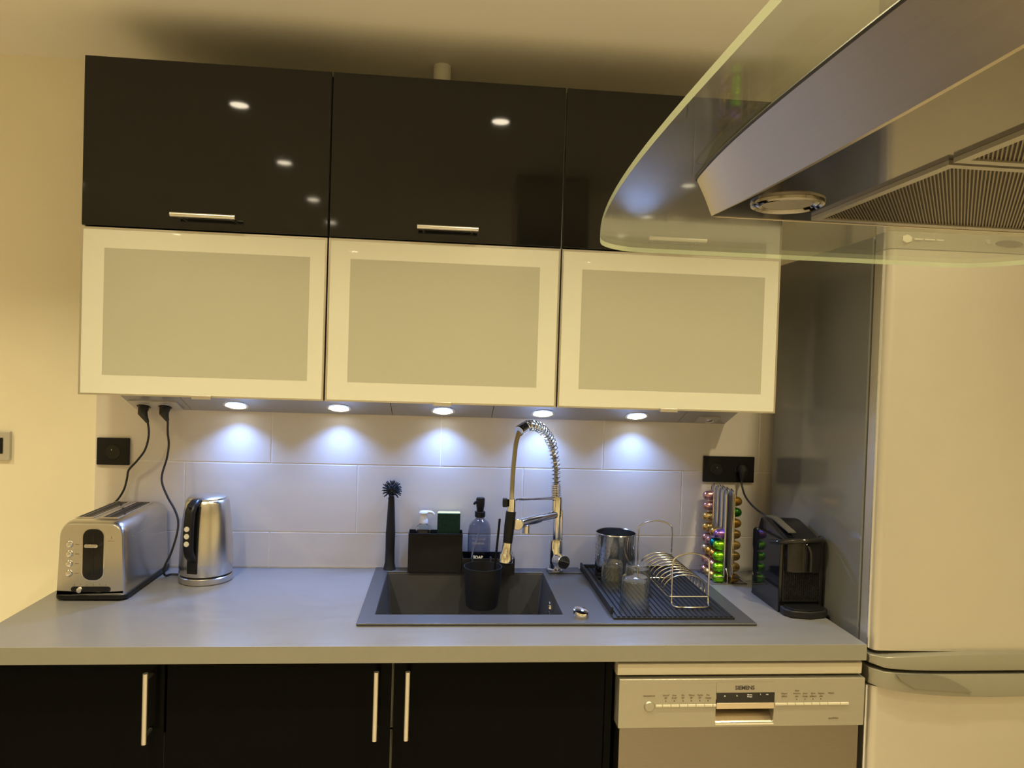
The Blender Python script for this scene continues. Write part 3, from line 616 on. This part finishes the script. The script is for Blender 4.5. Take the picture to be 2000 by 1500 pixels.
for x in (1.790, 1.872):
    B().lathe([(.0, .0), (.021, 0), (.021, .0006), (.0195, .0008), (.019, .0002), (0, .0002)], n=32, mtx=Matrix.Translation((x, -.0101, 1.2425)) @ Matrix.Rotation(math.radians(90), 4, 'X')).obj('socket_well', bl_shiny, t)
B().cyl((1.790, -.0108, 1.248), (1.790, -.0135, 1.248), .0016, n=10).obj('earth_pin', chrome, t)
t = thing('light_switch', (-.416, 0, 1.2275), 'brushed steel light switch plate on the bare yellow wall', 'light switch')
B().box(-.458, -.3735, -.004, .0077, 1.2275, 1.3113).obj('plate', socket_grey, t, bevel=.001)
B().box(-.440, -.392, -.007, -.0042, 1.246, 1.293).obj('rocker', bl_plastic, t, bevel=.001)

# ------------------------------------------------------------ toaster
t = thing('toaster', (.010, -.17, .9105), 'long stainless steel toaster with black base standing by kettle', 'toaster')
TXa, TXb, TYa, TYb = -.0775, .0965, -.322, -.014
def tprof(x0, x1, z0, z1, r, tp):
    out = []
    for x, z in rrect(x0, x1, z0, z1, r, 8): out.append((x, z))
    return [((x - (x0 + x1) / 2) * (1 - tp * (z - z0) / (z1 - z0)) + (x0 + x1) / 2, z) for x, z in out]
pf = [p for p in tprof(TXa, TXb, .905, 1.1165, .032, .10) if p[1] > .925]
pf = [((TXb - .001), .926)] + [p for p in pf] + [((TXa + .001), .926)]
b_ = B(); NS = [(0, .975), (.006, .99), (.014, 1.0)]
# shell lofted along its length with rounded ends
secs = []
for y, s_ in ((TYa, .955), (TYa + .004, .975), (TYa + .012, .993), (TYa + .022, 1.0), (TYb - .022, 1.0), (TYb - .010, .985), (TYb - .003, .95), (TYb, .92)):
    secs.append([b_.bm.verts.new(((x - .0095) * s_ + .0095, y, .926 + (z - .926) * s_)) for x, z in pf])
n_ = len(pf)
for a, c in zip(secs, secs[1:]):
    for k in range(n_): b_.bm.faces.new((a[k], a[(k + 1) % n_], c[(k + 1) % n_], c[k]))
b_.bm.faces.new(secs[0]); b_.bm.faces.new(secs[-1][::-1])
b_.obj('shell', steel, t)
B().prism(rrect(TXa - .003, TXb + .003, TYa - .003, TYb + .004, .022), 'z', .9135, .927).obj('base', bl_plastic, t, bevel=.003)
for x in (TXa + .02, TXb - .02):
    for y in (TYa + .03, TYb - .03): B().cyl((x, y, .9103), (x, y, .914), .009, n=14).obj('foot', bl_rubber, t)
yf = TYa
B().prism(rrect(-.0125, .0435, .962, 1.0995, .022), 'y', yf - .0012, yf + .003).obj('lever_bezel', chrome, t)
B().prism(rrect(-.0100, .0410, .9645, 1.0970, .020), 'y', yf - .0016, yf + .003).obj('lever_slot', bl_shiny, t)
B().box(.0145, .0165, yf - .0022, yf + .001, .975, 1.085).obj('lever_groove', bl_matte, t)
B().prism(rrect(-.0005, .0325, 1.0515, 1.0605, .004), 'y', yf - .016, yf - .0018).obj('lever_knob', chrome, t, bevel=.0015)
for z in (1.0565, 1.032, 1.0065, .9815):
    bt = B().lathe([(0, .006), (.006, .0055), (.0085, .003), (.0095, 0), (0, 0)], n=24, mtx=Matrix.Translation((-.0430, yf - .0002, z)) @ Matrix.Rotation(math.radians(90), 4, 'X')).obj('button', chrome, t)
    B().box(-.029, -.020, yf - .0006, yf + .001, z - .001, z + .001).obj('button_mark', ink_soft, t)
B().prism(rrect(-.0375, .0600, .9335, .9475, .0068), 'y', yf - .0010, yf + .003).obj('browning_slot', bl_shiny, t)
B().lathe([(0, .009), (.006, .008), (.008, .004), (.0075, 0), (0, 0)], n=24, mtx=Matrix.Translation((-.0145, yf - .0012, .9395)) @ Matrix.Rotation(math.radians(90), 4, 'X')).obj('browning_knob', chrome, t)
for k in range(6): B().box(-.030 + k * .0155, -.029 + k * .0155, yf - .0005, yf + .001, .9505, .9535).obj('scale_mark', ink_soft, t)
text('lettering', '1', .010, (.060, yf - .0003, 1.075), ink_soft, t); B().box(.050, .068, yf - .0005, yf + .001, 1.0655, 1.0665).obj('scale_mark', ink_soft, t)
for xa_, xb_ in ((-.046, -.008), (.016, .054)):
    f = B().ring_slab((xa_ - .0035, xa_, xb_, xb_ + .0035), (TYa + .040, TYa + .045, TYb - .045, TYb - .040), 1.1163, 1.1185).obj('slot_frame', chrome, t)
    B().box(xa_, xb_, TYa + .045, TYb - .045, 1.1160, 1.1169).obj('slot', bl_matte, t)
    for dx in (.008, .030): B().box(xa_ + dx, xa_ + dx + .0012, TYa + .05, TYb - .05, 1.1169, 1.1178).obj('bread_guide', wire_d, t)
for z in (1.056, 1.066):
    B().box(TXb - .0105, TXb - .0085 + .0018, TYa + .05, TYb - .05, z, z + .0022).obj('embossed_line', chrome, t)

toaster_cord(t)
# ------------------------------------------------------------ kettle
KX, KY = .2365, -.125; KZ = .9104
t = thing('kettle', (KX, KY, KZ), 'brushed steel electric kettle with black handle beside the toaster', 'kettle')
B().lathe([(0, 0), (.071, 0), (.0735, .003), (.0735, .0165), (.0715, .0185), (0, .0185)], (KX, KY, KZ), n=56).obj('power_base', steel, t)
B().lathe([(0, .0185), (.0675, .0185), (.0675, .0235), (0, .0235)], (KX, KY, KZ), n=48).obj('black_ring', bl_plastic, t)
B().lathe([(0, .0235), (.0710, .0235), (.0725, .026), (.0722, .06), (.0700, .12), (.0655, .18), (.0590, .226), (.0555, .2335), (.0545, .2345), (0, .2345)], (KX, KY, KZ), n=64).obj('body', steel, t, angle=50)
B().lathe([(.0, .2347), (.053, .2347), (.0525, .239), (.047, .2425), (.025, .2440), (0, .2442)], (KX, KY, KZ), n=56).obj('lid', steel, t)
hd_ = Vector((-.22, -.975, 0)).normalized(); hs = Vector((-hd_.y, hd_.x, 0))
def kp(r, z, s_=0): return Vector((KX, KY, KZ)) + hd_ * r + hs * s_ + Vector((0, 0, z))
def strip(path, wd, th):      # swept rounded bar in the radial plane
    b_ = B(); rings = []
    for i, (r, z) in enumerate(path):
        a = path[max(i - 1, 0)]; c = path[min(i + 1, len(path) - 1)]; tx, tz = c[0] - a[0], c[1] - a[1]; l = math.hypot(tx, tz); nx, nz = tz / l, -tx / l
        w_ = wd[i] if isinstance(wd, list) else wd
        sec = rrect(-w_ / 2, w_ / 2, -th / 2, th / 2, th * .4, 3)
        rings.append([b_.bm.verts.new(kp(r + nx * v, z + nz * v, u)) for u, v in sec])
    for a, c in zip(rings, rings[1:]):
        for k in range(len(a)): b_.bm.faces.new((a[k], a[(k + 1) % len(a)], c[(k + 1) % len(a)], c[k]))
    b_.bm.faces.new(rings[0]); b_.bm.faces.new(rings[-1][::-1]); return b_
strip([(.048, .232), (.062, .234), (.078, .226), (.089, .208), (.093, .175), (.094, .140), (.093, .108), (.088, .092), (.076, .080), (.066, .070)], .027, .017).obj('handle', bl_plastic, t)
strip([(.0715, .035), (.0722, .06), (.0708, .10), (.0690, .14), (.0655, .18), (.0605, .222)], .030, .006).obj('handle_backing', bl_plastic, t)
for z in (.166, .146, .125):
    q = Matrix.Translation(kp(.1015, z)) @ hd_.to_track_quat('Z', 'Y').to_matrix().to_4x4()
    B().lathe([(0, .003), (.0068, .0028), (.0076, .001), (.0076, -.002), (0, -.002)], n=24, mtx=q).obj('button', mat('button_silver', (.72, .70, .62), .3, .5, noise=.04), t)
q = Matrix.Translation(kp(.0875, .222)) @ (hd_ * .6 + Vector((0, 0, .8))).to_track_quat('Z', 'Y').to_matrix().to_4x4()
B().lathe([(0, .003), (.007, .002), (.0085, 0), (0, 0)], n=20, mtx=q).obj('lid_button', bl_shiny, t)

kettle_cord(t)
# ------------------------------------------------------------ dishwasher
DX0, DX1 = 1.3352, 1.9352
t = thing('dishwasher', (1.6346, -.3, 0), 'stainless steel dishwasher with control panel below worktop', 'dishwasher')
B().box(DX0 + .004, DX1 - .004, -.58, -.03, .02, .828).obj('casing', bl_matte, t)
B().prism([(-.605, .829), (-.618, .833), (-.620, .860), (-.616, .8625), (-.04, .8625), (-.04, .829)], 'x', DX0 - .005, DX1 - .002).obj('top_strip', dw_top, t, bevel=.0015)
cx0, cx1, cz0, cz1 = 1.5680, 1.7105, .7170, .8175
bb = B().ring_slab((DX0 - .002, cx0, cx1, DX1 + .002), (-.8268, -.7935, -.7205, -.7115), 0, .045)
bmesh.ops.transform(bb.bm, matrix=Matrix.Translation((0, -.628, 0)) @ Matrix(((1, 0, 0, 0), (0, 0, 1, 0), (0, -1, 0, 0), (0, 0, 0, 1))), verts=bb.bm.verts)
pn = bb.obj('control_panel', dw_panel, t, bevel=.0015)
B().box(DX0 + .004, DX1 - .004, -.618, -.581, .11, .7105).obj('door', dw_door, t, bevel=.002)
B().box(cx0 - .0003, cx1 + .0003, -.6289, -.6282, .7942, .8190).obj('badge_plate', dw_panel, pn)
B().box(cx0, cx1, -.6292, -.6283, .7700, .7938).obj('display', bl_shiny, pn)
B().box(cx0 + .0003, cx1 - .0003, -.6300, -.610, .7555, .7698).obj('grip_bar', steel_h, pn, bevel=.001)
b_ = B(); b_.box(cx0, cx1, -.585, -.583, .7205, .7935); b_.prism([(-.624, .7207), (-.586, .7207), (-.586, .7480)], 'x', cx0 + .0002, cx1 - .0002)
b_.obj('grip_recess', steel_h, pn)
B().box(cx0 - .0003, cx1 + .0003, -.6296, -.6270, .7165, .7203).obj('grip_lip', dw_top, pn, bevel=.0006)
yp = -.6288
text('lettering', 'SIEMENS', .0128, (1.6365, -.6293, .8055), ink, pn, bold=.0003)
B().lathe([(0, .004), (.0105, .004), (.0122, .002), (.0128, 0), (0, 0)], n=32, mtx=Matrix.Translation((1.4062, -.6280, .7632)) @ Matrix.Rotation(math.radians(90), 4, 'X')).obj('power_button', dw_panel, pn)
def seg(x0, x1, z): B().box(x0 + .0005, x1 - .0005, -.6322, -.6281, z - .0027, z + .0027).obj('key', dw_top, pn, bevel=.0009)
xs = [1.4205 + .0, 1.4370, 1.4575, 1.4780, 1.4980, 1.5180, 1.5390, 1.5590, 1.5675]
for a, c in zip(xs, xs[1:]): seg(a, c, .7650)
xs = [1.7115, 1.7420, 1.7620, 1.7830, 1.8030, 1.8230, 1.8430, 1.8750, 1.8965]
for a, c in zip(xs, xs[1:]): seg(a, c, .7662)
def lab(x, lines, z0, dot=None, s=.0052):
    for k, l in enumerate(lines): text('lettering', l, s, (x, yp, z0 - k * .0068), ink_soft, pn, depth=.0003)
    if dot: B().cyl((x, -.6280, dot), (x, -.6286, dot), .0013, n=10).obj('indicator', ink, pn)
lab(1.4050, ['Marche/Arrêt'], .7880)
for x, l in ((1.4455, ['Intensif', '70°']), (1.4660, ['Auto', '45-65°']), (1.4870, ['Eco', '50°']), (1.5075, ['Silence', '50°']), (1.5280, ['Rapide', '45°']), (1.5480, ['Pré-', 'rinçage'])): lab(x, l, .7890, .7752, .0050)
lab(1.7350, ['Départ', 'différé'], .7905)
for x, l in ((1.7665, ['Zone', 'Intensive', 'plus']), (1.7870, ['Demi', 'charge']), (1.8070, ['Extra', 'brillance']), (1.8270, ['Hygiène', 'plus'])): lab(x, l, .7905 + (.0068 if len(l) == 3 else 0), .7765, .0050)
lab(1.8520, ['Départ'], .7910, None, .0050)
text('lettering', 'speedMatic', .0056, (1.8600, yp, .7300), ink_soft, pn, depth=.0003)
for x, z, b2, s in ((1.588, .7865, 'A', .006), (1.6180, .7870, 'h', .006), (1.6490, .7890, 'Marche', .004), (1.6490, .7845, 'Rinçage', .004), (1.6755, .7895, 'S', .004), (1.6920, .7895, 'min', .004)):
    text('lettering', b2, s, (x, -.6294, z), ink_l, pn, depth=.0003)

# ------------------------------------------------------------ fridge
FX0, FX1 = 1.9565, 2.5565
t = thing('fridge_freezer', (2.256, -.33, 0), 'tall silver fridge freezer with grey sides beside the worktop', 'fridge')
B().box(FX0, FX1, -.556, -.045, .02, 1.902).obj('cabinet', fridge_s, t, bevel=.004)
B().box(FX0 + .010, FX1 - .010, -.566, -.5562, .04, 1.895).obj('door_gasket', bl_matte, t)
def fdoor(name, z0, z1, m, yf=-.622, r=.020):
    pts = [(FX0, -.5665), (FX0, yf + r)]
    pts += [(FX0 + r - r * math.cos(math.radians(a)), yf + r - r * math.sin(math.radians(a))) for a in (15, 30, 45, 60, 75, 90)]
    pts += [(FX0 + .16, yf - .006), (FX0 + .30, yf - .008), (FX1 - .16, yf - .006)]
    pts += [(FX1 - r + r * math.cos(math.radians(a)), yf + r - r * math.sin(math.radians(a))) for a in (90, 75, 60, 45, 30, 15)]
    pts += [(FX1, yf + r), (FX1, -.5665)]
    o = B().prism(pts, 'z', z0, z1).obj(name, m, t, angle=60)
    return o
ud = fdoor('upper_door', .8905, 1.8605, fridge_f); ld = fdoor('lower_door', .05, .8030, fridge_f)
tp = fdoor('top_panel', 1.8640, 1.9040, fridge_trim, -.618)
for z0, z1, dd in ((.8905, 1.8605, ud), (.05, .8030, ld)): B().cyl((FX0 - .0005, -.6035, z0 + .002), (FX0 - .0005, -.6035, z1 - .002), .0042, n=14).obj('edge_strip', fridge_edge, dd)
def trim(name, top, bot, yo, dd):
    b_ = B(); secs = []; N = 24
    for k in range(N + 1):
        x = FX0 - .003 + (FX1 - FX0 + .006) * k / N; u = abs(2 * k / N - 1); y = yo - .014 * (1 - u ** 4) - .0; zt, zb_ = top(u), bot(u)
        y = y + (.022 if u > .995 else 0)
        secs.append([b_.bm.verts.new(p) for p in ((x, -.580, zt), (x, y, zt - .002), (x, y - .003, (zt + zb_) / 2), (x, y, zb_ + .002), (x, -.580, zb_))])
    for a, c in zip(secs, secs[1:]):
        for k in range(5): b_.bm.faces.new((a[k], a[(k + 1) % 5], c[(k + 1) % 5], c[k]))
    b_.bm.faces.new(secs[0]); b_.bm.faces.new(secs[-1][::-1])
    return b_.obj(name, fridge_trim, dd, bevel=.0015)
trim('handle_trim', lambda u: .8930 - .013 * u ** 2, lambda u: .8485 + .008 * u ** 8, -.634, ud)
lt = trim('handle_trim', lambda u: .8440 + .0045 * u ** 6, lambda u: .7840 + .022 * u ** 2.2, -.634, ld)
b_ = B(); secs = []
for k in range(21):
    x = FX0 + .045 + .19 * k / 20; u = k / 20
    zb_ = .8425 - .030 * min(1, u * 4.0) ** .7 - .012 * u; zt = .8425 if u < .45 else .8425 + (zb_ + .0008 - .8425) * ((u - .45) / .55) ** 1.6; y = -.6535 + .0045 * (1 - u)
    secs.append([b_.bm.verts.new(p) for p in ((x, y + .004, zt), (x, y - .001, zt), (x, y - .001, zb_), (x, y + .004, zb_))])
for a, c in zip(secs, secs[1:]):
    for k in range(4): b_.bm.faces.new((a[k], a[(k + 1) % 4], c[(k + 1) % 4], c[k]))
b_.bm.faces.new(secs[0]); b_.bm.faces.new(secs[-1][::-1])
b_.obj('finger_recess_shade', mat('recess_shade', (.20, .19, .155), .4, .4, noise=.03), lt)  # shade of the finger recess painted as a darker patch on the trim
# badge, print and display of the top panel
B().prism([(2.0005 + .013 * math.cos(math.radians(60 * k + 30)), 1.887 + .010 * math.sin(math.radians(60 * k + 30))) for k in range(6)], 'y', -.6195 - .004, -.618).obj('badge', mat('badge_silver', (.66, .62, .50), .4, .3, noise=.03), tp)
for x0, x1 in ((2.018, 2.040), (2.044, 2.070), (2.074, 2.092)): B().box(x0, x1, -.6245, -.619, 1.8855, 1.8885).obj('print_line', mat('badge_silver', (0, 0, 0)), tp)
B().cyl((2.205, -.622, 1.889), (2.205, -.628, 1.889), .006, n=20).obj('dial', fridge_edge, tp)
B().prism([(2.26 + .035 * math.cos(math.radians(15 * k)), 1.886 + .008 * math.sin(math.radians(15 * k))) for k in range(24)], 'y', -.6285, -.620).obj('display', bl_plastic, tp)
tag(B().prism(rrect(2.205, 2.270, -.030, .0075, .008), 'z', 1.905, HC - .0005).obj('pipe_casing', white_pipe), 'white vertical pipe casing on the wall above the fridge', 'pipe')

# ------------------------------------------------------------ cooker hood
HX, HYf, HYn, ZG = 1.373, -1.340, -2.490, 1.7000; hyc = (HYf + HYn) / 2; hl = (HYf - HYn) / 2
t = thing('cooker_hood', (HX, hyc, 1.67), 'steel island cooker hood with a large curved clear glass canopy', 'cooker hood')
def outline(w_mid, w_end, yf, yn, r, k=28):
    yc = (yf + yn) / 2; h = (yf - yn) / 2; pts = []
    def wx(y): u = (y - yc) / h; return w_mid - (w_mid - w_end) * abs(u) ** 2.6
    ys = [yc + h * math.sin(math.pi / 2 * q / k) for q in range(-k, k + 1)]
    def corner(y): 
        d = h - abs(y - yc)
        return 0 if d > r else r - math.sqrt(max(0, r * r - (r - d) ** 2))
    right = [(HX + wx(y) - corner(y), y) for y in ys]; left = [(HX - wx(y) + corner(y), y) for y in reversed(ys)]
    return right + left
gl = outline(.330, .268, HYf, HYn, .055)
o = B().prism(gl, 'z', ZG, ZG + .006).obj('glass_canopy', canopy_glass, t)
o.data.materials.append(glass_edge)
for p in o.data.polygons:
    if abs(p.normal.z) < .5: p.material_index = 1
bf, bn = -1.697, -2.133
def bout(off, z): return [(x, y, z) for x, y in outline(.2825 - off, .270 - off * .4, bf - off * .05, bn + off * .05, .006, 18)]
b_ = B(); l1 = [b_.bm.verts.new(p) for p in bout(0, 1.6995)]; l2 = [b_.bm.verts.new(p) for p in bout(.0172, 1.6845)]; l3 = [b_.bm.verts.new(p) for p in bout(.031, 1.670)]; l4 = [b_.bm.verts.new(p) for p in bout(.034, 1.6702)]; n_ = len(l1)
for A, C in ((l1, l2), (l2, l3), (l3, l4)):
    for k in range(n_): b_.bm.faces.new((A[k], A[(k + 1) % n_], C[(k + 1) % n_], C[k]))
b_.bm.faces.new(l1[::-1])
b_.obj('body', steel_h, t, angle=12)
B().tube(bout(-.0005, 1.6990), .0011, n=6, closed=True).obj('seal', bl_rubber, t)
B().prism([(x, y) for x, y, z in bout(.034, 0)], 'z', 1.6705, 1.6745).obj('bottom_plate', steel_pol, t)
for sx in (-1, 1):
    for yl in (-1.755, -2.075):
        lx = HX + sx * .219
        lr = B().lathe([(.0180, 0), (.0262, 0), (.0258, -.002), (.0240, -.003), (.0225, -.0015), (.0200, -.0025), (.0180, -.0012), (.0180, 0)], (lx, yl, 1.6704), n=36).obj('lamp_ring', steel_pol, t)
        B().lathe([(0, -.0008), (.0182, -.0008), (.0182, 0), (0, 0)], (lx, yl, 1.6703), n=28).obj('lamp_lens', hood_lens, t)
# two grease filters of fine diagonal ribs
for y1, y0 in ((-1.722, -1.868), (-1.884, -2.030)):
    x0, x1 = 1.199, 1.547
    f = B().ring_slab((x0 - .006, x0, x1, x1 + .006), (y0 - .006, y0, y1, y1 + .006), 1.6675, 1.6704).obj('filter_frame', dw_panel, t)
    B().box(x0, x1, y0, y1, 1.6698, 1.6704).obj('filter_backing', mesh_dark, t)
    rb = B(); dx_, dy_ = math.sin(math.radians(37)), math.cos(math.radians(37)); p = .0026
    c0 = -(y1 - y0) * dx_; q = x0 - (y1 - y0) * dx_ / dy_
    while q < x1:
        a = (q, y0); e_ = (q + (y1 - y0) * dx_ / dy_, y1)
        ta = max(0, (x0 - a[0]) / (e_[0] - a[0])); tb = min(1, (x1 - a[0]) / (e_[0] - a[0]))
        if tb > ta:
            P0 = Vector((a[0] + (e_[0] - a[0]) * ta, a[1] + (e_[1] - a[1]) * ta, 1.6688)); P1 = Vector((a[0] + (e_[0] - a[0]) * tb, a[1] + (e_[1] - a[1]) * tb, 1.6688))
            rb.tube([P0, P1], .00062, n=4)
        q += p
    o = rb.obj('filter_ribs', mesh_rib, t); o['kind'] = 'stuff'
B().box(1.209, 1.537, -2.06, -1.77, ZG + .0065, HC - .0005).obj('chimney', steel, t, bevel=.002)

for o in bpy.data.objects:
    if '_local' in o: del o['_local']
